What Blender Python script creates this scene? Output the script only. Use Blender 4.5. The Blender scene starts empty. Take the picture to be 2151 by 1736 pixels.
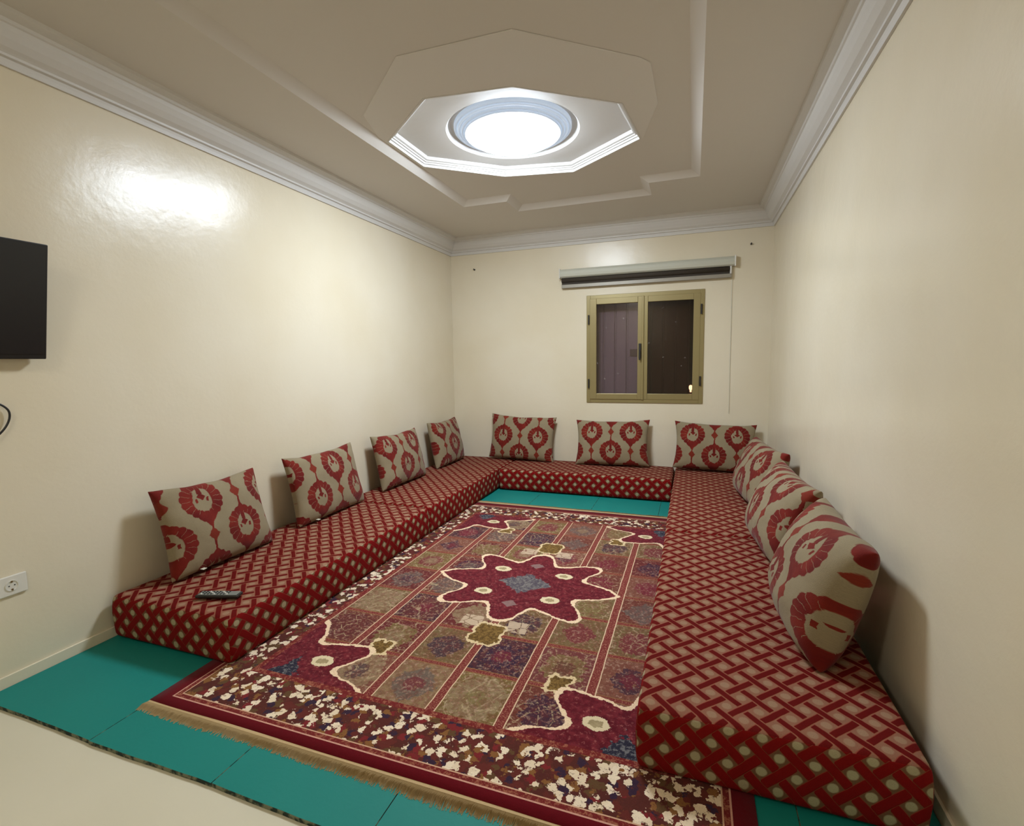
import bpy, bmesh, math, random
from mathutils import Vector, Matrix, noise as mnoise
R = random.Random(7)
PI = math.pi
COL = bpy.context.scene.collection
W, D, HC, HO, HP = 3.455, 5.335, 2.615, 2.79, 2.83      # room width, depth, cornice foot, ceiling, tray panel
YN = -1.6                                               # near wall
HM = 0.2245                                             # mattress height
LAMP = (1.575, 3.14)

# ------------------------------------------------------------------ node expressions
class NB:
    def __init__(s, name):
        s.m = bpy.data.materials.new(name); s.m.use_nodes = True
        s.nt = s.m.node_tree; s.b = s.nt.nodes['Principled BSDF']
    def link(s, a, b): s.nt.links.new(a, b)
    def node(s, t, **k):
        n = s.nt.nodes.new(t)
        for a, v in k.items(): setattr(n, a, v)
        return n
    def coord(s, which='Object'):
        t = s.node('ShaderNodeTexCoord'); q = s.node('ShaderNodeSeparateXYZ')
        s.link(t.outputs[which], q.inputs[0])
        s.vec = t.outputs[which]
        return E(s, q.outputs[0]), E(s, q.outputs[1]), E(s, q.outputs[2])
    def comb(s, x, y, z=0.0):
        c = s.node('ShaderNodeCombineXYZ')
        for i, v in enumerate((x, y, z)): s.put(v, c.inputs[i])
        return c.outputs[0]
    def put(s, v, sock):
        if isinstance(v, E): s.link(v.s, sock)
        elif isinstance(v, (int, float)): sock.default_value = v
        elif isinstance(v, tuple): sock.default_value = (*v, 1) if len(v) == 3 else v
        else: s.link(v, sock)
    def noise(s, scale, detail=2.0, rough=.5, vec=None, color=False):
        n = s.node('ShaderNodeTexNoise'); n.inputs['Scale'].default_value = scale
        n.inputs['Detail'].default_value = detail; n.inputs['Roughness'].default_value = rough
        if vec is not None: s.link(vec, n.inputs['Vector'])
        else:
            s.link(s.vec, n.inputs['Vector'])
        return n.outputs['Color'] if color else E(s, n.outputs['Fac'])
    def voro(s, scale, vec=None, feature='F1', rnd=1.0):
        n = s.node('ShaderNodeTexVoronoi', feature=feature); n.inputs['Scale'].default_value = scale
        n.inputs['Randomness'].default_value = rnd
        s.link(vec if vec is not None else s.vec, n.inputs['Vector'])
        return E(s, n.outputs['Distance']), (n.outputs['Color'] if feature == 'F1' else None)
    def white(s, vec):
        n = s.node('ShaderNodeTexWhiteNoise', noise_dimensions='3D'); s.link(vec, n.inputs['Vector'])
        return E(s, n.outputs['Value'])
    def mix(s, f, a, b):
        n = s.node('ShaderNodeMix', data_type='RGBA'); n.clamp_factor = True
        s.put(f, n.inputs[0]); s.put(a, n.inputs[6]); s.put(b, n.inputs[7])
        return n.outputs[2]
    def mul(s, col, f):
        n = s.node('ShaderNodeMix', data_type='RGBA', blend_type='MULTIPLY'); n.inputs[0].default_value = 1
        s.put(col, n.inputs[6])
        c = s.node('ShaderNodeCombineColor')
        for i in range(3): s.put(f, c.inputs[i])
        s.link(c.outputs[0], n.inputs[7]); return n.outputs[2]
    def ramp(s, f, stops, const=True):
        n = s.node('ShaderNodeValToRGB'); cr = n.color_ramp
        cr.interpolation = 'CONSTANT' if const else 'LINEAR'
        while len(cr.elements) < len(stops): cr.elements.new(.5)
        for e, (p, c) in zip(cr.elements, stops): e.position = p; e.color = (*c, 1)
        s.put(f, n.inputs[0]); return n.outputs[0]
    def curve(s, f, pts):
        n = s.node('ShaderNodeFloatCurve'); c = n.mapping.curves[0]
        c.points[0].location = pts[0]; c.points[1].location = pts[-1]
        for q in pts[1:-1]: c.points.new(*q)
        n.mapping.update(); s.put(f, n.inputs['Value']); return E(s, n.outputs[0])
    def bump(s, h, dist=.002, strength=1.0):
        n = s.node('ShaderNodeBump'); n.inputs['Distance'].default_value = dist
        n.inputs['Strength'].default_value = strength; s.put(h, n.inputs['Height'])
        s.link(n.outputs[0], s.b.inputs['Normal'])
    def col(s, c): s.put(c, s.b.inputs['Base Color'])
    def set(s, **k):
        for a, v in k.items(): s.put(v, s.b.inputs[a.replace('_', ' ')])
        return s
class E:
    def __init__(s, nb, sock): s.n = nb; s.s = sock
    def op(s, o, *a):
        m = s.n.node('ShaderNodeMath', operation=o); s.n.link(s.s, m.inputs[0])
        for i, v in enumerate(a): s.n.put(v, m.inputs[i+1])
        return E(s.n, m.outputs[0])
    def __add__(s, o): return s.op('ADD', o)
    __radd__ = __add__
    def __sub__(s, o): return s.op('SUBTRACT', o)
    def __rsub__(s, o): return (s*-1.0)+o
    def __mul__(s, o): return s.op('MULTIPLY', o)
    __rmul__ = __mul__
    def __truediv__(s, o): return s.op('DIVIDE', o)
    def abs(s): return s.op('ABSOLUTE')
    def sqrt(s): return s.op('SQRT')
    def lt(s, o): return s.op('LESS_THAN', o)
    def gt(s, o): return s.op('GREATER_THAN', o)
    def mx(s, o): return s.op('MAXIMUM', o)
    def mn(s, o): return s.op('MINIMUM', o)
    def floor(s): return s.op('FLOOR')
    def rnd(s): return s.op('ROUND')
    def mod(s, o): return s.op('FLOORED_MODULO', o)
    def at2(s, o): return s.op('ARCTAN2', o)
    def pw(s, o): return s.op('POWER', o)
def smooth(e, lo, hi):           # 0 below lo, 1 above hi
    return ((e-lo)/(hi-lo)).mx(0.0).mn(1.0)
def lin(r, g, b):
    f = lambda c: (c/255/12.92) if c/255 <= .04045 else ((c/255+.055)/1.055)**2.4
    return (f(r), f(g), f(b))
def plain(name, c, rough=.5, metal=0.0, spec=.5):
    m = NB(name); m.col(c); m.set(Roughness=rough, Metallic=metal); m.b.inputs['Specular IOR Level'].default_value = spec
    return m.m

# ------------------------------------------------------------------ materials
def wall_mat(glint_shift=False):
    m = NB('cream_gloss_paint'); _, wy, _ = m.coord()
    n1 = m.noise(1.1, 3); n2 = m.noise(7, 3, .6); n3 = m.noise(90, 2)
    m.col(m.mix(smooth(n1, .35, .65), (.74, .66, .485), (.78, .71, .55)))
    m.set(Roughness=.27); m.b.inputs['Specular IOR Level'].default_value = .42
    h = n1*1.0+n2*.22+m.noise(24, 4, .7)*.09
    if glint_shift:                                # invented bump near the television, moves the lamp's highlight on the left wall
        d = wy-1.55
        h = h-((d*3.14).op('SINE'))*2.3/(((d*1.5)*(d*1.5)*(d*1.5)*(d*1.5))+1.0)
    m.bump(h, .016, .5)
    return m.m
def ceil_mat():
    m = NB('matt_ceiling_paint'); m.coord()
    m.col((.67, .64, .59)); m.set(Roughness=.7); m.bump(m.noise(5, 3), .004, .5); return m.m
def plaster_mat():
    m = NB('white_plaster_gloss'); m.coord()
    m.col((.66, .65, .62)); m.set(Roughness=.45); m.bump(m.noise(14, 3), .003, .4); return m.m
def weave_mat(name, sw, redc, base1, base2, dot, dotc, dotr):
    m = NB(name); u, v, _ = m.coord('UV')
    wob = m.noise(16, 2)-.5; wob2 = m.noise(11, 2)-.5
    u = u+wob*.006; v = v+wob2*.006
    cu, cv = .094, .1105
    fu = u-(u/cu).rnd()*cu; fv = v-(v/cv).rnd()*cv
    gu = (u-cu/2)-((u-cu/2)/cu).rnd()*cu; gv = (v-cv/2)-((v-cv/2)/cv).rnd()*cv
    k = .7071
    def strap(a, b): return (a*k+b*k).abs(), (a*k-b*k).abs()
    a1, a2 = strap(fu, fv)                 # strap runs along (1,-1)
    b2, b1 = strap(gu, gv)                 # strap runs along (1,1)
    dA = (a1-sw/2).mx(a2-.056); dB = (b1-sw/2).mx(b2-.056)
    d = dA.mn(dB)
    red = 1.0-smooth(d, -.0006, .0012)
    edge = 1.0-smooth(d, .0014, .0032)
    hu = (u-cu/2)-((u-cu/2)/cu).rnd()*cu
    d1 = (hu*hu+fv*fv).sqrt(); hv = gv
    d2 = (fu*fu+hv*hv).sqrt()
    dd = d1.mn(d2)+(m.noise(60, 1)-.5)*.004
    dm = (1.0-smooth(dd, dotr, dotr+.004))*dot
    c = m.mix(m.noise(5, 3), base1, base2)
    c = m.mix(dm, c, dotc)
    c = m.mix(edge*.8, c, lin(142, 60, 42))
    c = m.mix(red, c, redc)
    thr = m.noise(420, 1)
    m.col(m.mul(c, thr*.5+.75)); m.set(Roughness=.9)
    m.b.inputs['Specular IOR Level'].default_value = .15
    m.bump(red*.6+thr*.35+m.noise(9, 3)*1.2, .0035, .8)
    return m.m
def ikat_mat():
    m = NB('ikat_cushion_fabric'); u, v, _ = m.coord('UV')
    px, py = .19, .38
    nz = m.noise(26, 3, .6); nz2 = m.noise(34, 3, .6)
    oi = m.node('ShaderNodeObjectInfo'); rn = E(m, oi.outputs['Random'])
    u = u*.92+(nz-.5)*.018; v = v*.92+(nz2-.5)*.020
    def motif(lx, ly):
        ax = lx.abs()
        r = (ax*ax+ly*ly).sqrt()
        ang = ly.at2(ax)                       # -pi/2 (foot) .. pi/2 (crown)
        t = ang/PI+.5
        RR = m.curve(t, [(0, 1.0), (.05, .86), (.12, .74), (.2, .70), (.35, .695), (.5, .70), (.72, .68), (.88, .66), (.95, .70), (1, .82)])*.150
        sc = ((ang*9.0).op('SINE')).abs()*.007
        med = 1.0-smooth(r-(RR+sc-.004), -.001, .0025)
        pet = (ang*9.0).op('SINE').abs().lt(.07)*(r.gt(.058))*(r.lt(.098))*ly.abs().lt(.07)
        iy = ly+.004
        inner = 1.0-smooth((ax*ax*1.25+iy*iy*.72).sqrt()-.054-(nz-.5)*.03, -.002, .002)
        heart = ((ax*.8+(ly-.012).abs()*1.0).lt(.019)).mx(((ax-.030-(ly+.0)*.1).abs().lt(.006))*((ly+.006).abs().lt(.010)))
        crown = (ax.lt(.012))*(ly.gt(.026))
        tip = ((ax-.017).abs()*1.6+(.050-ly)*.5).lt(.0)*(ly.gt(.04))
        body = med*(1.0-inner*(1.0-heart.mx(crown)))*(1.0-pet)
        dy = (ly.abs()-py/2).abs()
        dia = 1.0-smooth(ax*1.0+dy*.80, .029, .032)
        stem = (ax.lt(.0055))*(dy.lt(.075))
        return body, dia, stem, med
    px2 = .38
    A = motif(u-(u/px2).rnd()*px2, v-(v/py).rnd()*py)
    u2 = u-px; v2 = v-px
    B2 = motif(u2-(u2/px2).rnd()*px2, v2-(v2/py).rnd()*py)
    dia = A[1].mx(B2[1])
    red = A[0].mx(B2[0]).mx(dia*(1.0-A[3].mx(B2[3]))).mx(A[2]*(1.0-B2[3])).mx(B2[2]*(1.0-A[3]))
    beige = m.mix(m.noise(7, 3), lin(152, 138, 110), lin(130, 116, 88))
    redc = m.mix(smooth(m.noise(9, 3), .35, .65), lin(96, 12, 7), lin(122, 32, 18))
    redc = m.mix(dia*.6, redc, lin(126, 46, 24))
    c = m.mix(red, beige, redc)
    th = m.noise(380, 1)
    m.col(m.mul(c, th*.4+.8)); m.set(Roughness=.8, Sheen_Weight=.1)
    m.b.inputs['Specular IOR Level'].default_value = .2
    m.bump(th*.4+m.noise(10, 3)*1.5, .004, .7)
    return m.m
def rug_mat():
    m = NB('patterned_rug_pile'); x0, y0, _ = m.coord('Object')
    w1 = m.noise(13, 3, .6); w2 = m.noise(15, 3, .6)
    w3 = m.noise(48, 3, .65); w4 = m.noise(52, 3, .65)
    x = x0+(w1-.5)*.026+(w3-.5)*.020; y = y0+(w2-.5)*.026+(w4-.5)*.020
    xs = x0+(w1-.5)*.007; ys = y0+(w2-.5)*.007
    ax = x.abs(); ay = y.abs()
    STAR = [(0, .94), (.07, .85), (.15, .70), (.22, .61), (.30, .63), (.37, .77), (.455, .88), (.54, .79), (.63, .62), (.73, .54), (.84, .62), (.92, .74), (1, .78)]
    SC = [(0, 1.0), (.06, .88), (.17, .66), (.26, .76), (.36, .90), (.44, .80), (.52, .66), (.63, .54), (.75, .62), (.92, .76), (1, .78)]
    def star(dx, dy, cnr):
        r = (dx*dx+dy*dy).sqrt()
        th = dy.abs().at2(dx.abs())/(PI/2)
        return r-m.curve(th, SC if cnr else STAR)*.6, r
    sp = m.noise(150, 2, .7); sp2 = m.noise(75, 3, .7); sp3 = m.noise(34, 3, .6)
    # panel field
    gx, gy = .288, .30
    cx = (xs/gx).floor(); cy = (ys/gy).floor()
    rv = m.comb(cx, cy, 3.0); r1 = m.white(rv); r2 = m.white(m.comb(cx, cy, 9.0)); r3 = m.white(m.comb(cx, cy, 21.0))
    pal = [(0, lin(112, 58, 46)), (.16, lin(120, 98, 62)), (.30, lin(104, 40, 40)), (.44, lin(132, 84, 66)), (.58, lin(66, 40, 52)), (.70, lin(126, 106, 60)), (.82, lin(118, 62, 60)), (.92, lin(146, 118, 84))]
    pal2 = [(0, lin(120, 34, 52)), (.2, lin(56, 36, 58)), (.38, lin(128, 112, 66)), (.55, lin(104, 92, 84)), (.7, lin(96, 44, 44)), (.85, lin(152, 130, 96))]
    base = m.ramp(r1, pal); sub = m.ramp(r2, pal2)
    fx = xs-cx*gx-gx/2; fy = ys-cy*gy-gy/2
    bx = x-cx*gx-gx/2; by = y-cy*gy-gy/2
    pp = r3*2.2+.9
    bl = (bx.abs().pw(pp)+(by*.9+.01).abs().pw(pp)).pw((pp*0.0+1.0)/pp)
    blob = (bl+(sp3-.5)*.09).lt(.075+r2*.045)
    field = m.mix(blob*.8, base, sub)
    vd, vc = m.voro(34)
    vdE, _ = m.voro(15, feature='DISTANCE_TO_EDGE')
    core = (bl+(sp2-.5)*.09).lt(.045)*r1.gt(.35)
    field = m.mix(core*.7, field, m.ramp(m.white(m.comb(cx, cy, 33.0)), pal2))
    field = m.mix((vd.lt(.22))*(sp3.gt(.50))*.6, field, lin(158, 132, 92))
    field = m.mix((vdE.lt(.03))*(r3.gt(.45))*(sp2.gt(.47))*.75, field, lin(190, 168, 128))
    field = m.mix(smooth(sp3, .44, .56)*.38, field, lin(112, 46, 40))
    field = m.mix(smooth(sp2, .55, .64)*.55, field, lin(204, 170, 146))
    field = m.mix(smooth(sp, .57, .64)*.45, field, lin(58, 30, 30))
    field = m.mix(smooth(m.noise(95, 2, .6), .60, .66)*.6, field, lin(168, 112, 96))
    dxb = (xs-(xs/gx).rnd()*gx).abs(); dyb = (ys-(ys/gy).rnd()*gy).abs()
    barred = m.mix(smooth(sp, .5, .6)*.6, lin(122, 44, 42), lin(186, 128, 104))
    field = m.mix(dyb.lt(.015), field, lin(150, 110, 66)); field = m.mix(dyb.lt(.011), field, barred)
    field = m.mix(dxb.lt(.0225), field, lin(226, 196, 160)); field = m.mix(dxb.lt(.0175), field, barred)
    # gold blossoms
    for (qx, qy, rr) in ((0.0, .60, .078), (.44, .87, .045)):
        if rr == 0: continue
        ex = ax-qx if qx else x; ey = ay-qy
        dd = (ex*ex+ey*ey*.7).sqrt()+((ey.at2(ex)*4.0).op('COSINE'))*.010+(sp3-.5)*.05
        field = m.mix(dd.lt(rr+.016), field, lin(228, 202, 156)); field = m.mix(dd.lt(rr), field, m.mix(smooth(sp2, .4, .6), lin(92, 66, 30), lin(142, 110, 58)))
    # pale block flowers above and below the star
    pb = ((ax-.125).abs().lt(.055))*((ay-.50).abs().lt(.05))*(vdE.gt(.03))
    field = m.mix(pb*.8, field, lin(214, 188, 158))
    field = m.mul(field, .84)
    # star medallions
    def medal(field, dx, dy, corner):
        s, r = star(dx, dy, corner)
        crim = m.mix(smooth(sp3, .42, .6), lin(88, 16, 28), lin(112, 34, 42))
        crim = m.mix(smooth(sp2, .56, .66)*.55, crim, lin(178, 104, 98))
        crim = m.mix(smooth(sp, .58, .66)*.5, crim, lin(60, 18, 40))
        if not corner:
            dia = (dx.abs()*.8+dy.abs())+(sp3-.5)*.10
            crim = m.mix(dia.lt(.135), crim, m.mix(smooth(sp2, .45, .6), lin(76, 68, 76), lin(122, 116, 110)))
            ox = dx.abs()-.205; oy = dy.abs()-.165
            g2 = (dx.abs()+(dy.abs()-.27).abs()*1.2).lt(.05)
            crim = m.mix(g2*.7, crim, lin(140, 116, 110))
        else:
            ox = dx-.285; oy = dy-.15
            g2 = ((dx-.17).abs()*1.0+(dy-.02).abs()*.6+(sp3-.5)*.09).lt(.07)
            crim = m.mix(g2, crim, m.mix(smooth(sp2, .5, .6), lin(40, 38, 52), lin(110, 108, 108)))
        o = (ox*ox*.55+oy*oy).sqrt()+(sp2-.5)*.02
        crim = m.mix(o.lt(.040), crim, lin(214, 196, 158)); crim = m.mix(o.lt(.020), crim, m.mix(sp2, lin(120, 104, 70), lin(190, 170, 130)))
        s = s+(sp2-.5)*.018
        out = m.mix(s.lt(.014), field, m.mix(smooth(sp, .5, .6)*.4, lin(232, 204, 168), lin(190, 150, 120)))
        return m.mix(s.lt(-.014), out, crim)
    field = medal(field, .91-ax, 1.20-ay, True)
    field = medal(field, x, y, False)
    # floral border
    nb = m.node('ShaderNodeVectorMath', operation='ADD')
    cn = m.noise(40, 3, .6, color=True); sc = m.node('ShaderNodeVectorMath', operation='SCALE'); m.link(cn, sc.inputs[0]); sc.inputs['Scale'].default_value = .05
    m.link(m.vec, nb.inputs[0]); m.link(sc.outputs[0], nb.inputs[1])
    b1, bc = m.voro(34, nb.outputs[0]); b2, bc2 = m.voro(20, nb.outputs[0])
    sep = m.node('ShaderNodeSeparateColor'); m.link(bc, sep.inputs[0])
    k1 = E(m, sep.outputs[0]); k2 = E(m, sep.outputs[1])
    flo = m.ramp(k1, [(0, lin(96, 40, 34)), (.22, lin(222, 202, 172)), (.46, lin(92, 66, 40)), (.58, lin(230, 212, 184)), (.68, lin(52, 34, 52)), (.78, lin(128, 86, 46)), (.9, lin(118, 36, 38))])
    flo = m.mix(smooth(b1+(sp2-.5)*.5, .60, .66), flo, lin(82, 38, 32)); flo = m.mix(smooth(sp2, .60, .66)*.7, flo, lin(96, 44, 36))
    edge_red = m.mix(smooth(sp2, .5, .6)*.6, lin(110, 32, 32), lin(170, 112, 84))
    ex_ = (x0-.015).abs(); ey_ = (y0-.02).abs()
    dedge = (ex_-.87).mx(ey_-1.205)                # >0 outside the field
    inner_line = dedge.abs().lt(.004)
    band1 = (dedge.gt(0.0))*(dedge.lt(.028))
    flo = m.mix(band1, flo, edge_red)
    dout = (ex_-1.06).mx(ey_-1.465)
    flo = m.mix((dout.gt(-.022)), flo, edge_red)
    flo = m.mix((dout+.024).abs().lt(.0025), flo, lin(200, 160, 130))
    wavy = dedge+(w1-.5)*.05
    c = m.mix(dedge.gt(0.0), field, flo)
    c = m.mix(inner_line*.0, c, lin(214, 180, 150))
    c = m.mix(dout.gt(0.0), c, lin(96, 8, 20))
    c = m.mix(dout.abs().lt(.003), c, lin(200, 150, 130))
    m.col(m.mul(c, m.noise(520, 1)*.7+.72))
    m.set(Roughness=.95, Sheen_Weight=.06); m.b.inputs['Specular IOR Level'].default_value = .1
    m.bump(m.noise(600, 1)*.5+sp3*.8, .003, .8)
    return m.m
def mat_mat():
    m = NB('teal_foam_mat'); m.coord()
    m.col(m.mix(m.noise(3, 3), lin(10, 122, 114), lin(20, 130, 120))); m.set(Roughness=.6); m.b.inputs['Specular IOR Level'].default_value = .3
    m.bump(m.noise(60, 2), .001, .5); return m.m
def edge_mat():
    m = NB('grubby_foam_edge'); m.coord()
    m.col(m.mix(smooth(m.noise(40, 3), .45, .6), lin(26, 42, 34), lin(120, 124, 100))); m.set(Roughness=.9); return m.m
def floor_mat_():
    m = NB('cream_floor_tile'); m.coord()
    m.col(m.mix(m.noise(2.5, 3), lin(206, 200, 176), lin(216, 210, 188))); m.set(Roughness=.4); return m.m
def glass_mat(name, tint, gl):
    m = NB(name); nt = m.nt; nt.nodes.remove(m.b)
    t = m.node('ShaderNodeBsdfTransparent'); t.inputs[0].default_value = (*tint, 1)
    g = m.node('ShaderNodeBsdfGlossy'); g.inputs['Roughness'].default_value = .05; g.inputs[0].default_value = (1, 1, 1, 1)
    tc = m.node('ShaderNodeTexCoord'); m.vec = tc.outputs['Object']
    mx = m.node('ShaderNodeMixShader'); mx.inputs[0].default_value = gl
    o = [n for n in nt.nodes if n.type == 'OUTPUT_MATERIAL'][0]
    m.link(t.outputs[0], mx.inputs[1]); m.link(g.outputs[0], mx.inputs[2])
    d = m.node('ShaderNodeBsdfDiffuse'); d.inputs[0].default_value = (.5, .45, .42, 1)
    dirt = smooth(m.noise(22, 3, .6), .66, .74)*.35
    m2 = m.node('ShaderNodeMixShader'); m.put(dirt, m2.inputs[0]); m.link(mx.outputs[0], m2.inputs[1]); m.link(d.outputs[0], m2.inputs[2])
    m.link(m2.outputs[0], o.inputs[0]); return m.m
def emis(name, c, s):
    m = NB(name); m.col((.45, .48, .52)); m.set(Emission_Color=c, Emission_Strength=s); return m.m
def shutter_mat():
    m = NB('plum_metal_shutter'); x, y, z = m.coord()
    m.col(m.mix(m.noise(2, 2), lin(158, 132, 140), lin(132, 112, 118))); m.set(Roughness=.6); return m.m

M = dict(wall=wall_mat(), ceil=ceil_mat(), plaster=plaster_mat(), ikat=ikat_mat(), rug=rug_mat(), teal=mat_mat(), tedge=edge_mat(), floor=floor_mat_(),
    patch=plain('paler_ceiling_paint', (.72, .70, .66), .7),
    top=weave_mat('weave_top_faint_sheen', .0195, lin(94, 5, 2), lin(142, 92, 72), lin(132, 94, 72), .28, lin(176, 160, 128), .013),
    side=weave_mat('weave_side_painted_sheen', .028, lin(120, 10, 10), lin(116, 78, 56), lin(100, 72, 48), .8, lin(176, 166, 132), .0128),  # same fabric as the top; sheen of the side faces put into the colours
    fringe=plain('tan_fringe_thread', lin(176, 150, 104), .9), fcloth=plain('tan_fringe_cloth', lin(190, 162, 118), .9),
    frame=plain('olive_gold_aluminium', lin(150, 136, 92), .35, .35), black=plain('black_plastic', (.012, .012, .012), .4),
    screen=plain('dark_tv_screen', (.010, .010, .011), .32), tvb=plain('tv_black_bezel', (.008, .008, .008), .4), white=plain('white_plastic', (.75, .73, .66), .35),
    blindw=plain('painted_white_housing', lin(196, 196, 180), .35), fabd=plain('charcoal_blind_fabric', lin(58, 50, 40), .8), rail=plain('grey_rail', lin(150, 144, 130), .4, .2),
    grey=plain('grey_remote_face', lin(120, 124, 118), .3), glassl=glass_mat('clear_pane_glass', (.80, .78, .80), .05), glassr=glass_mat('tinted_pane_glass', (.44, .33, .31), .045),
    shut=shutter_mat(), dark=plain('dark_metal', (.02, .015, .012), .5), latch=plain('brown_latch_metal', lin(84, 58, 56), .5),
    lampl=emis('led_diffuser_glow', (.80, .89, 1.0), 30.0), lring=emis('bluish_white_lamp_ring', (.62, .78, 1.0), .13), fill_lamp=emis('fill_lamp_glow', (1.0, .93, .82), 14.0), bulb=emis('warm_bulb', (1.0, .75, .45), 5.0),
    tag=plain('white_care_tag', lin(214, 208, 184), .8), hole=plain('socket_hole', (.03, .03, .03), .6), brass=plain('brass_contact', lin(150, 130, 90), .4, .8))

# ------------------------------------------------------------------ mesh helpers
def tag(o, label=None, cat=None, group=None, kind=None):
    if label: o['label'] = label
    if cat: o['category'] = cat
    if group: o['group'] = group
    if kind: o['kind'] = kind
    return o
def obj(name, bm, mats, parent=None, smooth_=False, loc=None):
    me = bpy.data.meshes.new(name); bm.normal_update(); bm.to_mesh(me); bm.free()
    for m in (mats if isinstance(mats, (list, tuple)) else [mats]): me.materials.append(m)
    if smooth_:
        for p in me.polygons: p.use_smooth = True
    o = bpy.data.objects.new(name, me); COL.objects.link(o)
    if parent is not None: o.parent = parent
    if loc: o.location = loc
    return o
def empty(name, loc=(0, 0, 0), rz=0.0):
    o = bpy.data.objects.new(name, None); COL.objects.link(o); o.location = loc; o.rotation_euler = (0, 0, rz); o.empty_display_size = .05
    return o
def box(bm, x0, y0, z0, x1, y1, z1, bev=0.0, mi=0):
    vs = [bm.verts.new((x, y, z)) for x in (x0, x1) for y in (y0, y1) for z in (z0, z1)]
    fs = []
    for q in ((0, 1, 3, 2), (4, 6, 7, 5), (0, 4, 5, 1), (2, 3, 7, 6), (0, 2, 6, 4), (1, 5, 7, 3)):
        f = bm.faces.new([vs[i] for i in q]); f.material_index = mi; fs.append(f)
    if bev:
        es = list({e for f in fs for e in f.edges})
        bmesh.ops.bevel(bm, geom=es, offset=bev, segments=2, affect='EDGES', profile=.5)
    return bm
def B(*a, **k): return box(bmesh.new(), *a, **k)
def tube(bm, pts, r, n=8):
    rings = []
    for i, p in enumerate(pts):
        p = Vector(p); t = (Vector(pts[min(i+1, len(pts)-1)])-Vector(pts[max(i-1, 0)])).normalized()
        a = t.orthogonal().normalized() if not rings else (prev-t*prev.dot(t)).normalized()
        prev = a; b = t.cross(a)
        rings.append([bm.verts.new(p+(a*math.cos(k*2*PI/n)+b*math.sin(k*2*PI/n))*r) for k in range(n)])
    for q, s in zip(rings, rings[1:]):
        for k in range(n): bm.faces.new((q[k], q[(k+1) % n], s[(k+1) % n], s[k]))
    bm.faces.new(rings[0][::-1]); bm.faces.new(rings[-1]); return bm
def lathe(bm, prof, cx, cy, n=64, cap=True):
    rings = []
    for r, z in prof:
        rings.append([bm.verts.new((cx+r*math.cos(k*2*PI/n), cy+r*math.sin(k*2*PI/n), z)) for k in range(n)] if r > 1e-6 else [bm.verts.new((cx, cy, z))])
    for q, s in zip(rings, rings[1:]):
        for k in range(n):
            a, b = q[k % len(q)], q[(k+1) % n % len(q)]; c, d = s[(k+1) % n % len(s)], s[k % len(s)]
            vs = []
            for v in (a, b, c, d):
                if v not in vs: vs.append(v)
            if len(vs) > 2: bm.faces.new(vs)
    return bm
def loop(bm, pts): return [bm.verts.new(p) for p in pts]
def bridge(bm, A, Bq):
    n = len(A)
    for i in range(n): bm.faces.new((A[i], A[(i+1) % n], Bq[(i+1) % n], Bq[i]))
def fill(bm, loops):
    es = []
    for L in loops:
        for i in range(len(L)):
            e = bm.edges.get((L[i], L[(i+1) % len(L)])) or bm.edges.new((L[i], L[(i+1) % len(L)]))
            es.append(e)
    bmesh.ops.triangle_fill(bm, use_beauty=True, use_dissolve=False, edges=es)

# ------------------------------------------------------------------ room shell
T = .12
FZ = -.014
tag(obj('floor', B(-T, YN-T, FZ-.1, W+T, D+T, FZ), M['floor']), 'smooth cream floor in front of the teal mats', 'floor', kind='structure')
tag(obj('wall_left', B(-T, YN-T, FZ, 0, D+T, 3.0), wall_mat(True)), 'glossy cream wall on the left with the television', 'wall', kind='structure')
tag(obj('wall_right', B(W, YN-T, FZ, W+T, D+T, 3.0), M['wall']), 'glossy cream wall on the right beside the nearest mattress', 'wall', kind='structure')
tag(obj('wall_near', B(0, YN-T, FZ, W, YN, 3.0), M['wall']), 'cream wall behind the camera', 'wall', kind='structure')
WX0, WX1, WZ0, WZ1 = 1.634, 2.840, .896, 2.061
bm = bmesh.new()
box(bm, 0, D, FZ, WX0, D+T, 3.0); box(bm, WX1, D, FZ, W, D+T, 3.0); box(bm, WX0, D, FZ, WX1, D+T, WZ0); box(bm, WX0, D, WZ1, WX1, D+T, 3.0)
tag(obj('wall_back', bm, M['wall']), 'cream end wall with the small window', 'wall', kind='structure')

# ceiling : outer slab, stepped tray, octagonal recess
tray = [(.715, .55), (1.13, .55), (1.13, .20), (2.37, .20), (2.37, .55), (2.765, .55), (2.765, 4.20), (2.372, 4.20), (2.372, 4.52), (1.135, 4.52), (1.135, 4.20), (.715, 4.20)]
def inset(poly, d):
    n = len(poly); out = []
    area = sum(poly[i][0]*poly[(i+1) % n][1]-poly[(i+1) % n][0]*poly[i][1] for i in range(n))
    s = 1 if area > 0 else -1
    for i in range(n):
        p, q, r = Vector(poly[i-1]), Vector(poly[i]), Vector(poly[(i+1) % n])
        a = (q-p).normalized(); b = (r-q).normalized()
        na = Vector((-a.y, a.x))*s; nb_ = Vector((-b.y, b.x))*s
        k = (na+nb_); k = k/(k.dot(na)) if k.length > 1e-6 else na
        out.append(tuple(q+k*d))
    return out
OCT = [(.798, 2.83), (.80, 3.30), (1.298, 3.725), (1.835, 3.835), (2.386, 3.421), (2.331, 2.903), (1.80, 2.50), (1.290, 2.437)]
bm = bmesh.new()
outer = loop(bm, [(0, YN, HO), (W, YN, HO), (W, D, HO), (0, D, HO)])
t0 = loop(bm, [(x, y, HO) for x, y in tray])
fill(bm, [outer, t0])
t1 = loop(bm, [(x, y, HP) for x, y in inset(tray, .066)]); bridge(bm, t0, t1)
o0 = loop(bm, [(x, y, HP) for x, y in OCT]); fill(bm, [t1, o0])
up = loop(bm, [(0, YN, 3.0), (W, YN, 3.0), (W, D, 3.0), (0, D, 3.0)]); bridge(bm, outer, up); bm.faces.new(up)
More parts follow.
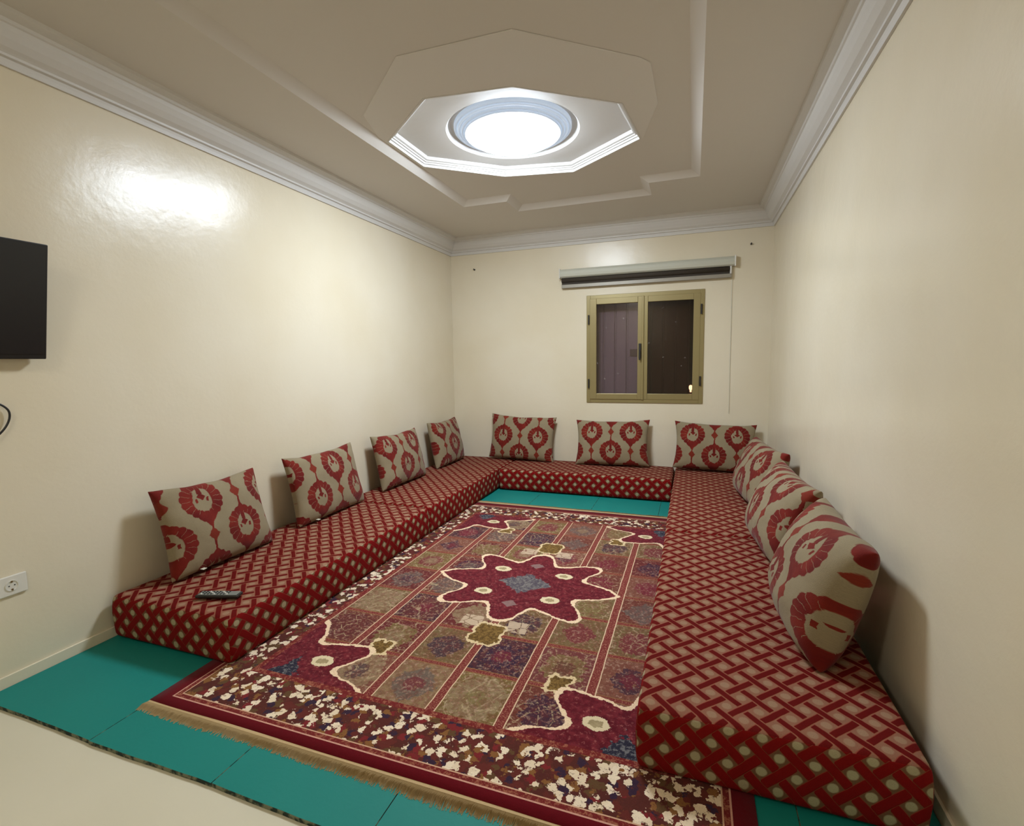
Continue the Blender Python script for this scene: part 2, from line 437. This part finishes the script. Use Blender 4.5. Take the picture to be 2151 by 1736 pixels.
bmesh.ops.recalc_face_normals(bm, faces=bm.faces)
tag(obj('ceiling', bm, M['ceil']), 'beige grey ceiling with a shallow stepped tray', 'ceiling', kind='structure')
# octagonal plaster recess
bm = bmesh.new()
prof = [(0, HP), (0, HP-.006), (.010, HP-.006), (.010, HP+.012), (.022, HP+.012), (.026, HP+.022), (.036, HP+.022), (.036, HP+.030), (.050, HP+.034), (.056, HP+.055)]
HR = HP+.055
pl = None
for d, z in prof:
    L = loop(bm, [(x, y, z) for x, y in inset(OCT, d)])
    if pl: bridge(bm, pl, L)
    pl = L
nc = 64; RC = .445
circ = loop(bm, [(LAMP[0]+RC*math.cos(k*2*PI/nc), LAMP[1]+RC*math.sin(k*2*PI/nc), HR) for k in range(nc)])
fill(bm, [pl, circ])
c0 = circ
for r, z in ((RC-.006, HR+.006), (RC-.015, HR+.022), (RC-.03, HR+.032), (.36, HR+.036)):
    c1 = loop(bm, [(LAMP[0]+r*math.cos(k*2*PI/nc), LAMP[1]+r*math.sin(k*2*PI/nc), z) for k in range(nc)]); bridge(bm, c0, c1); c0 = c1
bm.faces.new(c0)
bmesh.ops.recalc_face_normals(bm, faces=bm.faces)
tag(obj('trim_1', bm, M['plaster']), 'white plaster octagonal surround moulded around the ceiling lamp', 'ceiling moulding', kind='structure')
# faint eccentric plate the surround sits in
PL = [(.775, 2.76), (.863, 2.483), (1.363, 2.057), (1.952, 2.07), (2.468, 2.496), (2.512, 2.56), (2.521, 2.978), (2.40, 3.425), (1.84, 3.850), (1.290, 3.738), (.786, 3.31)]
bm = bmesh.new()
pi_ = inset(PL, .0)
a = loop(bm, [(x, y, HP-.001) for x, y in PL]); b = loop(bm, [(x, y, HP-.004) for x, y in inset(PL, .004)])
bridge(bm, a, b)
h = loop(bm, [(x, y, HP-.004) for x, y in OCT]); fill(bm, [b, h]); h2 = loop(bm, [(x, y, HP-.001) for x, y in OCT]); bridge(bm, h, h2)
bmesh.ops.recalc_face_normals(bm, faces=bm.faces)
tag(obj('trim_2', bm, M['patch']), 'pale thin many-sided ceiling plate around the octagon surround', 'ceiling moulding', kind='structure')
# cornices
CP = [(0, HC), (.012, HC), (.016, HC+.018), (.020, HC+.030), (.034, HC+.034), (.036, HC+.044), (.044, HC+.050), (.060, HC+.060), (.082, HC+.085), (.098, HC+.112), (.104, HC+.130), (.112, HC+.134), (.116, HC+.146), (.135, HC+.152), (.150, HC+.160), (.155, HO), (0, HO)]
def cornice(n, a, b, inward, ma, mb, label):
    a = Vector(a); b = Vector(b); d = (b-a).normalized(); w = Vector(inward)
    bm = bmesh.new()
    A = loop(bm, [(*(a+w*p+d*p*ma), z) for p, z in CP]); Bq = loop(bm, [(*(b+w*p-d*p*mb), z) for p, z in CP])
    bridge(bm, A, Bq); bm.faces.new(A[::-1]); bm.faces.new(Bq)
    bmesh.ops.recalc_face_normals(bm, faces=bm.faces)
    tag(obj('trim_%d' % n, bm, M['plaster']), label, 'cornice', kind='structure')
cornice(3, (0, YN), (0, D), (1, 0), 1, 1, 'white plaster cornice along the left wall')
cornice(4, (0, D), (W, D), (0, -1), 1, 1, 'white plaster cornice along the end wall above the window')
cornice(5, (W, YN), (W, D), (-1, 0), 1, 1, 'white plaster cornice along the right wall')
cornice(6, (0, YN), (W, YN), (0, 1), 1, 1, 'white plaster cornice behind the camera')
# baseboards
def baseb(nm, x0, y0, x1, y1, lab):
    bm = B(x0, y0, FZ, x1, y1, .048, bev=.002)
    tag(obj(nm, bm, M['wall']), lab, 'baseboard', kind='structure')
baseb('baseboard_left', 0, YN, .010, D-.01, 'low cream baseboard along the left wall')
baseb('baseboard_right', W-.010, YN, W, D-.01, 'low cream baseboard along the right wall')
baseb('baseboard_back', 0.0, D-.010, W, D, 'low cream baseboard behind the end mattress')

# ------------------------------------------------------------------ window
win = empty('window_1', (0, D, 0)); tag(win, 'small two-leaf window with olive gold frame in the end wall', 'window', kind='structure')
def frame_bm(x0, z0, x1, z1, w, y0, y1, bev=.003, ws=None):
    wl, wr, wb, wt = ws or (w, w, w, w); bm = bmesh.new()
    box(bm, x0, y0, z0, x0+wl, y1, z1, bev); box(bm, x1-wr, y0, z0, x1, y1, z1, bev)
    box(bm, x0+wl, y0, z0, x1-wr, y1, z0+wb, bev); box(bm, x0+wl, y0, z1-wt, x1-wr, y1, z1, bev); return bm
obj('window_frame', frame_bm(WX0, WZ0, WX1, WZ1, .042, -.012, .06), M['frame'], win)
for nm, x0, x1, g, yo in (('window_sash', 1.672, 2.238, 'glassl', -.022), ('window_sash', 2.240, 2.802, 'glassr', -.016)):
    left = g == 'glassl'
    s = obj(nm, frame_bm(x0, WZ0+.038, x1, WZ1-.038, .06, yo, .03, ws=((.072, .056, .062, .062) if left else (.045, .066, .062, .062))), M['frame'], win)
    xa, xb = (x0+.06, x1-.045) if left else (x0+.035, x1-.055)
    obj('pane', B(xa, .002, WZ0+.09, xb, .008, WZ1-.09), M[g], s)
obj('sash_bead', B(2.225, -.030, WZ0+.035, 2.246, -.016, WZ1-.035, bev=.003), M['frame'], win)
for x, z in ((1.660, 1.80), (1.660, 1.105), (2.812, 1.86), (2.812, 1.13)):
    bm = bmesh.new(); tube(bm, [(x, -.026, z-.05), (x, -.026, z+.05)], .0085, 10); obj('hinge', bm, M['dark'], win)
bm = B(2.196, -.046, 1.37, 2.220, -.022, 1.53, bev=.004); box(bm, 2.200, -.066, 1.355, 2.217, -.046, 1.47, .004)
obj('handle', bm, M['black'], win)
# outside : ribbed shutter, latch, bulb
bm = bmesh.new(); x = 1.3; i = 0
pts = []
while x < 2.60:
    pts += [(x, 0), (x+.10, 0), (x+.107, .014), (x+.117, .014), (x+.124, 0)]; x += .128
for (xa, ya), (xb, yb) in zip(pts, pts[1:]):
    if xb > xa: bm.faces.new([bm.verts.new(p) for p in ((xa, ya, .7), (xb, yb, .7), (xb, yb, 2.3), (xa, ya, 2.3))])
bmesh.ops.remove_doubles(bm, verts=bm.verts, dist=1e-5)
g = bmesh.ops.extrude_face_region(bm, geom=list(bm.faces)); bmesh.ops.translate(bm, verts=[v for v in g['geom'] if isinstance(v, bmesh.types.BMVert)], vec=(0, .012, 0))
bmesh.ops.recalc_face_normals(bm, faces=bm.faces)
sh = obj('shutter', bm, M['shut'], win, loc=(0, T+.03, 0)); sh['label'] = 'plum ribbed metal shutter closed outside the window'
obj('latch', B(2.085, -.014, 1.40, 2.19, -.001, 1.475, bev=.002), M['latch'], sh)
bm = bmesh.new(); lathe(bm, [(0, .058), (.014, .052), (.02, .036), (.017, .016), (.009, 0), (.009, -.02), (0, -.02)], 0, 0, 20)
ob = obj('outdoor_bulb', bm, M['bulb'], loc=(2.722, D+T+.09, 1.022), smooth_=True); tag(ob, 'small warm bulb glowing outside the lower right window corner', 'bulb')
tag(obj('wall_outside', B(1.2, D+T+.35, .4, 3.3, D+T+.38, 2.6), M['dark']), 'dark night wall beyond the shutter', 'wall', kind='structure')

# ------------------------------------------------------------------ blind
bl = empty('roller_blind', (0, D, 0)); tag(bl, 'long white roller blind rolled up above the window', 'blind')
BX0, BX1 = 1.345, 3.11
bm = bmesh.new(); n = 14
pr = [(-.002, 2.262), (-.045, 2.262), (-.062, 2.275), (-.066, 2.30), (-.060, 2.33), (-.045, 2.35), (-.02, 2.358), (-.002, 2.358)]
A = loop(bm, [(BX0, y, z) for y, z in pr]); Bq = loop(bm, [(BX1, y, z) for y, z in pr]); bridge(bm, A, Bq); bm.faces.new(A[::-1]); bm.faces.new(Bq)
bmesh.ops.recalc_face_normals(bm, faces=bm.faces)
obj('housing', bm, M['blindw'], bl)
bm = bmesh.new(); tube(bm, [(BX0+.02, -.030, 2.235), (BX1-.05, -.030, 2.235)], .026, 20); obj('rolled_fabric', bm, M['fabd'], bl, True)
obj('fabric_drop', B(BX0+.02, -.036, 2.17, BX1-.05, -.033, 2.235), M['fabd'], bl)
obj('bottom_rail', B(BX0+.02, -.050, 2.150, BX1-.03, -.028, 2.190, bev=.005), M['rail'], bl)
for x in (BX0-.006, BX1-.004): obj('end_cap', B(x, -.068, 2.255, x+.012, -.001, 2.362, bev=.005), M['white'], bl)
obj('end_bracket', B(BX1-.045, -.045, 2.165, BX1-.028, -.002, 2.262, bev=.004), M['white'], bl)
bm = bmesh.new(); tube(bm, [(3.088, -.012, 2.26), (3.090, -.008, 1.6), (3.092, -.008, .80)], .0018, 6); obj('pull_cord', bm, M['blindw'], bl)
# two old hooks on the end wall
for (x, z, lab) in ((.307, 2.439, 'tiny dark wall hook left of the roller blind'), (3.252, 2.463, 'tiny dark wall hook right of the roller blind')):
    bm = bmesh.new(); tube(bm, [(0, 0, 0), (0, -.014, 0)], .009, 12); tube(bm, [(0, -.012, 0), (0, -.026, -.003), (0, -.028, .010)], .0035, 8)
    tag(obj('wall_hook', bm, M['dark'], loc=(x, D, z)), lab, 'hook', 'hooks on the end wall')

# ------------------------------------------------------------------ ceiling lamp
lp = empty('ceiling_lamp', (LAMP[0], LAMP[1], HR+.036)); tag(lp, 'round white glowing ceiling lamp in the octagonal plaster surround', 'ceiling lamp')
h = -.0
def ringp(r0, r1, z0, z1, nm):
    bm = bmesh.new(); lathe(bm, [(r1, z0), (r0-.004, z0), (r0, z0-.004), (r0, z1+.006), (r0-.006, z1), (r1+.004, z1), (r1, z1+.004), (r1, z0)], 0, 0, 72)
    bmesh.ops.remove_doubles(bm, verts=bm.verts, dist=1e-6); bmesh.ops.recalc_face_normals(bm, faces=bm.faces)
    return bm
rad = [(.392, .372, 0, -.030), (.370, .348, 0, -.040), (.346, .326, 0, -.048), (.324, .300, 0, -.058)]
for r0, r1, z0, z1 in rad: obj('lamp_ring', ringp(r0, r1, z0, z1, 'r'), M['lring'], lp)
bm = bmesh.new(); lathe(bm, [(.305, -.002), (.306, -.050), (.298, -.062), (.275, -.080), (.23, -.096), (.16, -.109), (.08, -.116), (0, -.118)], 0, 0, 64)
bmesh.ops.recalc_face_normals(bm, faces=bm.faces)
obj('lamp_diffuser', bm, M['lampl'], lp, True)

# added unseen fill lamp behind the camera, brightens the near walls and floor
l2 = empty('ceiling_lamp', (1.5, -.75, HO)); tag(l2, 'added unseen fill lamp behind the camera', 'ceiling lamp')
bm = bmesh.new(); lathe(bm, [(.19, 0), (.19, -.03), (.17, -.05), (.10, -.066), (0, -.07)], 0, 0, 48); bmesh.ops.recalc_face_normals(bm, faces=bm.faces)
obj('lamp_diffuser', bm, M['fill_lamp'], l2, True)

# ------------------------------------------------------------------ teal floor mats
xs = [0.012, .694, 1.290, 1.890, 2.480, 3.060, W-.012]
labs = ['broad teal floor mat along the left wall, partly under the nearest left mattress', 'narrow teal floor mat under the left front corner of the rug', 'teal floor mat under the middle front of the rug, third from the left wall', 'teal floor mat under the front of the rug, fourth from the left wall', 'teal floor mat at the right front corner of the rug', 'teal floor mat against the right wall beneath the nearest right mattress']
for i in range(6):
    x0, x1 = xs[i]+.0005, xs[i+1]-.0005
    bm = bmesh.new(); nx = 10
    fr = [(x0+(x1-x0)*k/nx, .884+.004*math.sin(5*(x0+(x1-x0)*k/nx)+i)+R.uniform(-.001, .001)) for k in range(nx+1)]
    poly = fr+[(x1, D-.012), (x0, D-.012)]
    a = loop(bm, [(x, y, FZ) for x, y in poly]); b = loop(bm, [(x, y, -.0025) for x, y in poly]); c = loop(bm, [(x, y, 0) for x, y in inset(poly, .0012)])
    bridge(bm, a, b); bridge(bm, b, c)
    for f in bm.faces: f.material_index = 1
    f1 = bm.faces.new(c); f1.material_index = 0; bm.faces.new(a[::-1])
    bmesh.ops.recalc_face_normals(bm, faces=bm.faces)
    tag(obj('floor_mat', bm, [M['teal'], M['tedge']]), labs[i], 'floor mat', 'teal mats covering the floor')

# ------------------------------------------------------------------ rug
RC_ = (1.80, 2.60)
rug = empty('area_rug', (RC_[0], RC_[1], 0)); tag(rug, 'large red patterned oriental rug with star medallion between the mattresses', 'rug')
RX0, RX1, RY0, RY1 = .685-1.8, 2.945-1.8, 1.108-2.6, 4.165-2.6
bm = bmesh.new(); nx, ny = 46, 62; g = {}
for i in range(nx+1):
    for j in range(ny+1):
        x = RX0+(RX1-RX0)*i/nx; y = RY0+(RY1-RY0)*j/ny
        z = .006+.0012*mnoise.noise(Vector((x*3, y*3, 0)))
        y2 = y+(.006*mnoise.noise(Vector((x*2.5, 3, 0))) if j == 0 else 0)
        g[i, j] = bm.verts.new((x, y2, z))
for i in range(nx):
    for j in range(ny): bm.faces.new((g[i, j], g[i+1, j], g[i+1, j+1], g[i, j+1]))
bd = [g[i, 0] for i in range(nx+1)]+[g[nx, j] for j in range(1, ny+1)]+[g[i, ny] for i in range(nx-1, -1, -1)]+[g[0, j] for j in range(ny-1, 0, -1)]
lo = loop(bm, [(v.co.x, v.co.y, .0006) for v in bd]); bridge(bm, bd, lo)
bmesh.ops.recalc_face_normals(bm, faces=bm.faces)
obj('rug_pile', bm, M['rug'], rug, True)
def fringe(y0, sgn, L, strip):
    bm = bmesh.new()
    box(bm, RX0+.002, min(y0, y0+sgn*strip), .0006, RX1-.002, max(y0, y0+sgn*strip), .0045)
    bmt = bmesh.new(); n = 900
    for k in range(n):
        x = RX0+(RX1-RX0)*(k+.5)/n+R.uniform(-.001, .001)
        l = (L-strip)*(.75+.35*R.random())*(1+.25*mnoise.noise(Vector((x*3, 1, 0))))
        dx = mnoise.noise(Vector((x*7, 5*sgn, 0)))*.014+R.uniform(-.004, .004); w = .0024; ys = y0+sgn*(strip-.001)
        z1 = .0045; zs = [.0048, .0055+R.uniform(0, .005), .002]
        P = []
        for q, (f, z) in enumerate(zip((0, .5, 1), zs)):
            yy = ys+sgn*l*f; xx = x+dx*f*f; ww = w*(1-.55*f)
            P.append((bmt.verts.new((xx-ww, yy, .0007)), bmt.verts.new((xx+ww, yy, .0007)), bmt.verts.new((xx, yy, z))))
        for a, b in zip(P, P[1:]):
            for u in range(3): bmt.faces.new((a[u], a[(u+1) % 3], b[(u+1) % 3], b[u]))
        bmt.faces.new(P[0][::-1]); bmt.faces.new(P[-1])
    fc = obj('fringe_band', bm, M['fcloth'], rug)
    bmesh.ops.recalc_face_normals(bmt, faces=bmt.faces)
    f = obj('fringe', bmt, M['fringe'], fc); f['kind'] = 'stuff'
fringe(RY0+.001, -1, .060, .012)
fringe(RY1-.001, 1, .072, .030)

# ------------------------------------------------------------------ mattresses
def mattress(name, x0, y0, x1, y1, label, end=None, seed=0, z0=.0078, ztop=HM, r=.022):
    bm = bmesh.new(); st = .035
    cx, cy, cz = (x0+x1)/2, (y0+y1)/2, (z0+ztop)/2
    hx, hy, hz = (x1-x0)/2, (y1-y0)/2, (ztop-z0)/2
    cache = {}
    uvl = bm.loops.layers.uv.new('UVMap')
    def vert(p):
        k = (round(p[0], 4), round(p[1], 4), round(p[2], 4))
        if k in cache: return cache[k]
        q = Vector(p); c = Vector((max(-hx+r, min(hx-r, q.x)), max(-hy+r, min(hy-r, q.y)), max(-hz+r, min(hz-r, q.z))))
        dlt = q-c
        if dlt.length > 1e-7:
            dlt = dlt.normalized()*r; q = c+dlt
        wq = Vector((q.x+cx, q.y+cy, q.z+cz))
        edgef = 1-max(abs(q.x)/hx, abs(q.y)/hy)**6
        nz = mnoise.noise(Vector((wq.x*2.2, wq.y*2.2, seed*3.1)))*.006+mnoise.noise(Vector((wq.x*7, wq.y*7, seed)))*.003
        if q.z > -hz+r: wq.z += nz*(.5+.5*edgef)+.004*edgef
        s = (1-(q.z/hz)**2)*.007+mnoise.noise(Vector((wq.x*5, wq.y*5, wq.z*8+seed)))*.004*(1-abs(q.z/hz)*.6)
        if abs(q.x) > hx-r*.99: wq.x += math.copysign(s, q.x)*(1 if 1 else 0)
        if abs(q.y) > hy-r*.99: wq.y += math.copysign(s, q.y)
        v = bm.verts.new(wq); cache[k] = v; return v
    def lin_(h, n_):
        n = max(2, int(2*h/n_)); base = [-h, -h+r*.35, -h+r]+[-h+r+(2*h-2*r)*i/n for i in range(1, n)]+[h-r, h-r*.35, h]
        return base
    X, Y, Z = lin_(hx, st), lin_(hy, st), lin_(hz, .04)
    def uvof(ax, s, p):
        if ax == 2: return (p.x-2.96, p.y-1.646)
        if ax == 0: return (p.x-2.96+s*(ztop-p.z), p.y-1.646)
        return (p.x-2.96, p.y-1.646+s*(ztop-p.z))
    def grid(ax, s, A, Bq, f):
        for i in range(len(A)-1):
            for j in range(len(Bq)-1):
                vs = [vert(f(A[i], Bq[j])), vert(f(A[i+1], Bq[j])), vert(f(A[i+1], Bq[j+1])), vert(f(A[i], Bq[j+1]))]
                try: fc = bm.faces.new(vs)
                except ValueError: continue
                fc.material_index = 0 if ax == 2 else 1
                for lp_ in fc.loops: lp_[uvl].uv = uvof(ax, s, lp_.vert.co)
                if end is not None and ax == 1 and s == end: ends.append(fc)
    ends = []
    grid(2, 1, X, Y, lambda a, b: (a, b, hz)); grid(2, -1, X, Y, lambda a, b: (a, b, -hz))
    grid(0, 1, Y, Z, lambda a, b: (hx, a, b)); grid(0, -1, Y, Z, lambda a, b: (-hx, a, b))
    grid(1, 1, X, Z, lambda a, b: (a, hy, b)); grid(1, -1, X, Z, lambda a, b: (a, -hy, b))
    bmesh.ops.recalc_face_normals(bm, faces=bm.faces)
    endbm = None
    if ends:
        endbm = bmesh.new(); ul = endbm.loops.layers.uv.new('UVMap'); mp = {}
        for fc in ends:
            vs = [mp.setdefault(v.index if v.index >= 0 else id(v), None) or v for v in fc.verts]
        mp = {}
        for fc in ends:
            vs = []
            for v in fc.verts:
                if v not in mp: mp[v] = endbm.verts.new(v.co)
                vs.append(mp[v])
            nf = endbm.faces.new(vs)
            for la, lb in zip(fc.loops, nf.loops): lb[ul].uv = la[uvl].uv
        bmesh.ops.delete(bm, geom=ends, context='FACES')
    o = obj(name, bm, [M['top'], M['side']], smooth_=True)
    tag(o, label, 'floor mattress', 'trellis patterned floor mattresses')
    if endbm: obj('end_panel', endbm, [M['side'], M['side']], o, True)
    return o
mattress('floor_mattress', .030, 1.385, .806, 3.20, 'long red trellis floor mattress on the left nearest the camera, carrying the remote control', end=-1, seed=1)
mattress('floor_mattress', .020, 3.215, .806, 5.315, 'red trellis floor mattress along the left wall reaching the far left corner', seed=2)
mattress('floor_mattress', .822, 4.690, 2.572, 5.315, 'red trellis floor mattress across the end wall below the window', seed=3)
mattress('floor_mattress', 2.590, 3.220, 3.388, 5.315, 'red trellis floor mattress along the right wall reaching the far right corner', seed=4)
mattress('floor_mattress', 2.592, 1.385, 3.385, 3.205, 'wide red trellis floor mattress on the right nearest the camera', end=-1, seed=5)

# ------------------------------------------------------------------ cushions
def cushion_bm(w, h, tf, tb, seed, pu, pv):
    bm = bmesh.new(); uvl = bm.loops.layers.uv.new('UVMap'); nu, nv = 40, 28
    def prm(k, n):
        t = -1+2*k/n; return math.copysign(abs(math.sin(t*PI/2))**.85, t)
    def pos(i, j, s):
        u = prm(i, nu); v = prm(j, nv)
        e = max(0, (1-abs(u)**2.4))*max(0, (1-abs(v)**2.4))
        f = e**.37
        x = u*w/2*(1-.075*(1-v*v)); z = h/2+v*h/2*(1-(.10 if v > 0 else .03)*(1-u*u))
        # belly sags a little low
        th = (tf if s > 0 else tb)*f*(1-.16*v)
        nz = mnoise.noise(Vector((x*7+seed, z*7, s*2)))*.012*f+mnoise.noise(Vector((x*17+seed, z*17, s*5)))*.004*f
        # gathered creases near the corners
        cr = abs(u)**3*abs(v)**3
        nz += cr*.006*math.sin(28*(u*v)+seed)*f
        y = -s*(th)-(nz if s > 0 else nz*.4)
        z += .010*mnoise.noise(Vector((u*2+seed, v*2, 4)))*(0 if v < -.9 else 1)
        return Vector((x, y, z)), (x, z-h/2)
    F = {}; 
    for i in range(nu+1):
        for j in range(nv+1):
            p, uv = pos(i, j, 1); F[i, j, 1] = (bm.verts.new(p), uv)
            if i in (0, nu) or j in (0, nv): F[i, j, -1] = F[i, j, 1]
            else:
                p, uv = pos(i, j, -1); F[i, j, -1] = (bm.verts.new(p), uv)
    for s in (1, -1):
        for i in range(nu):
            for j in range(nv):
                q = [F[i, j, s], F[i+1, j, s], F[i+1, j+1, s], F[i, j+1, s]]
                f = bm.faces.new([a[0] for a in (q if s > 0 else q[::-1])])
                qq = q if s > 0 else q[::-1]
                for lp_, a in zip(f.loops, qq): lp_[uvl].uv = (a[1][0]+pu, a[1][1]+pv)
    bmesh.ops.recalc_face_normals(bm, faces=bm.faces)
    return bm
# (wall, along0, along1, base distance, top distance, height, front, back, pu, pv, yaw, roll, label)
CUSH = [
 ('L', 1.565, 2.225, .215, .085, .490, .095, .070, -.10, .07, 0, 0.6, 'beige and red ikat cushion against the left wall nearest the television', 1),
 ('L', 2.475, 3.215, .195, .085, .495, .085, .070, .17, .08, 0, 0, 'ikat cushion second from the television on the left wall', 1),
 ('L', 3.48, 4.22, .200, .085, .49, .095, .070, .03, .07, 0, 1, 'plump ikat cushion third from the television on the left wall', 0),
 ('L', 4.49, 5.15, .190, .085, .50, .095, .070, -.02, .03, 0, 0, 'ikat cushion on the left wall closest to the far left corner', 0),
 ('B', .505, 1.29, .160, .070, .51, .085, .060, .0, .19, 0, 2.2, 'ikat cushion against the end wall, left of the window', 0),
 ('B', 1.545, 2.335, .195, .075, .495, .095, .070, 0.0, .10, 0, -1.2, 'ikat cushion against the end wall directly below the window', 0),
 ('B', 2.560, 3.335, .195, .075, .485, .095, .070, 0.0, .10, 0, 1.8, 'ikat cushion against the end wall right of the window, in the far right corner', 0),
 ('R', 3.66, 4.50, .270, .130, .475, .135, .105, -.02, .1, 8, 0, 'ikat cushion on the right wall furthest from the camera', 0),
 ('R', 2.64, 3.43, .275, .120, .475, .150, .110, .05, .02, 4, 0, 'ikat cushion on the right wall between two other cushions', 0),
 ('R', 1.765, 2.48, .265, .115, .485, .160, .110, .06, .09, 0, 0, 'plump cream and red ikat cushion on the right wall nearest the camera', 0),
]
for k, (wl, a0, a1, bd_, td, h, tf, tb, pu, pv, yaw, roll, lab, tg) in enumerate(CUSH):
    w = a1-a0
    bm = cushion_bm(w, h, tf, tb, k*3.7, pu, pv)
    lean = math.asin((bd_-td)/h)
    # local frame: x along wall, -y into room ; lean the top back towards +y
    Mx = Matrix.Rotation(-lean, 4, 'X') @ Matrix.Rotation(math.radians(roll), 4, 'Y')
    rz = {'B': 0, 'L': PI/2, 'R': -PI/2}[wl]+math.radians(yaw)
    mid = (a0+a1)/2; z = HM+.006
    loc = {'B': (mid, D-bd_, z), 'L': (bd_, mid, z), 'R': (W-bd_, mid, z)}[wl]
    o = obj('cushion', bm, M['ikat'], smooth_=True)
    zmin = min((Mx @ v.co).z for v in o.data.vertices)
    o.matrix_world = Matrix.Translation((loc[0], loc[1], loc[2]-zmin*.7)) @ Matrix.Rotation(rz, 4, 'Z') @ Mx
    tag(o, lab, 'cushion', 'ikat cushions along the walls')
    if tg:
        bm = bmesh.new(); vs = [(-.012, 0, 0), (.012, 0, 0), (.013, -.022, -.006), (-.011, -.024, -.007)]
        t1 = loop(bm, vs); t2 = loop(bm, [(a, b, c+.0012) for a, b, c in vs]); bridge(bm, t1, t2); bm.faces.new(t1[::-1]); bm.faces.new(t2)
        tagx = -w/2+.14
        obj('care_tag', bm, M['tag'], o, loc=(tagx, -.045, .016))

# ------------------------------------------------------------------ remote control
rm = empty('remote_control', (.585, 1.530, HM+.0105), math.radians(17)); tag(rm, 'black and grey remote control lying on the near left mattress', 'remote control')
obj('remote_body', B(-.105, -.026, 0, .105, .026, .014, bev=.004), M['black'], rm)
obj('face_plate', B(-.095, -.020, .0142, .098, .022, .0165, bev=.001), M['grey'], rm)
for i in range(9):
    for j in range(3):
        bm = bmesh.new(); lathe(bm, [(0, .019), (.0035, .019), (.0042, .018), (.0042, .0166), (0, .0166)], -.08+i*.016, -.012+j*.013, 10)
        obj('button', bm, M['black'] if (i+j) % 4 else M['white'], rm)

# ------------------------------------------------------------------ television
tv = empty('television', (0, .78, 1.635)); tag(tv, 'black flat television on the left wall, cut by the frame edge', 'television')
th = math.radians(11)
def tvp(bm, x0, y0, z0, x1, y1, z1, bev=.003):
    box(bm, x0, y0, z0, x1, y1, z1, bev); bmesh.ops.rotate(bm, verts=bm.verts, cent=(.11, 0, 0), matrix=Matrix.Rotation(th, 3, 'Y')); return bm
obj('tv_case', tvp(bmesh.new(), .068, -.43, -.245, .104, .43, .245, .004), M['tvb'], tv)
obj('screen', tvp(bmesh.new(), .104, -.418, -.222, .1075, .418, .235, 0), M['screen'], tv)
bm = bmesh.new(); box(bm, 0, -.06, -.10, .010, .06, .10, .002); box(bm, .010, -.02, -.03, .085, .02, .03, .003); obj('wall_bracket', bm, M['dark'], tv)
# cable : from the set down in a loop
pts = []
ctl = [(.038, .74, 1.382), (.030, .79, 1.31), (.02, .93, 1.235), (.016, 1.03, 1.218), (.015, 1.072, 1.19), (.015, 1.080, 1.155), (.015, 1.062, 1.11), (.015, 1.02, 1.065), (.015, .95, 1.01), (.015, .88, .95), (.015, .84, .8), (.015, .83, .5), (.015, .83, -.008)]
for i in range(len(ctl)-1):
    p0, p1, p2, p3 = [Vector(ctl[max(0, min(len(ctl)-1, i+q))]) for q in (-1, 0, 1, 2)]
    for s in range(6):
        t = s/6; pts.append(.5*((2*p1)+(p2-p0)*t+(2*p0-5*p1+4*p2-p3)*t*t+(3*p1-p0-3*p2+p3)*t**3))
pts.append(Vector(ctl[-1]))
bm = bmesh.new(); tube(bm, pts, .0042, 8)
tag(obj('power_cable', bm, M['black'], smooth_=True), 'black cable looping on the left wall below the television', 'cable')
# wall socket
so = empty('wall_socket', (0, 1.024, .430)); tag(so, 'white two-pin wall socket low on the left wall', 'socket')
obj('socket_plate', B(0, -.056, -.043, .010, .054, .043, bev=.004), M['white'], so)
def discx(r, x0, x1, n=24):
    bm = bmesh.new(); lathe(bm, [(0, x0), (r, x0), (r, x1), (0, x1)], 0, 0, n); bmesh.ops.rotate(bm, verts=bm.verts, cent=(0, 0, 0), matrix=Matrix.Rotation(PI/2, 3, 'Y'))
    bmesh.ops.recalc_face_normals(bm, faces=bm.faces); return bm
bm = bmesh.new(); lathe(bm, [(.023, .0085), (.023, .013), (.0205, .013), (.0195, .0105), (0, .0105), (0, .0085)], 0, 0, 32); bmesh.ops.rotate(bm, verts=bm.verts, cent=(0, 0, 0), matrix=Matrix.Rotation(PI/2, 3, 'Y')); bmesh.ops.recalc_face_normals(bm, faces=bm.faces)
obj('socket_well', bm, M['white'], so)
for y in (-.0095, .0095): obj('contact_hole', discx(.0027, .0095, .0112, 12), M['hole'], so, loc=(0, y, 0))
for z in (-.0175, .0175): obj('earth_clip', B(.010, -.003, z-.004, .0135, .003, z+.004), M['brass'], so)

# ------------------------------------------------------------------ world, camera
w = bpy.data.worlds.new('night'); bpy.context.scene.world = w; w.use_nodes = True
w.node_tree.nodes['Background'].inputs[0].default_value = (.02, .02, .03, 1); w.node_tree.nodes['Background'].inputs[1].default_value = .3
yaw, pitch, roll, f = -.3466027, -.1005638, -.0153226, 1052.8275
cy, sy, cp, sp, cr, sr = math.cos(yaw), math.sin(yaw), math.cos(pitch), math.sin(pitch), math.cos(roll), math.sin(roll)
fw = Vector((sy*cp, cy*cp, sp)); rt = Vector((cy, -sy, 0)); upv = rt.cross(fw)
rt, upv = rt*cr+upv*sr, rt*-sr+upv*cr
cam = bpy.data.cameras.new('camera'); co = bpy.data.objects.new('camera', cam); COL.objects.link(co)
co.matrix_world = Matrix(((rt.x, upv.x, -fw.x, 2.7413), (rt.y, upv.y, -fw.y, -.1888), (rt.z, upv.z, -fw.z, 1.35), (0, 0, 0, 1)))
cam.sensor_width = 36; cam.sensor_fit = 'HORIZONTAL'; cam.lens = f/2151*36; cam.clip_start = .02
sc = bpy.context.scene; sc.camera = co
sc.view_settings.view_transform = 'Standard'; sc.view_settings.look = 'None'; sc.view_settings.gamma = 1; sc.view_settings.use_curve_mapping = False
sc.view_settings.exposure = 1.66
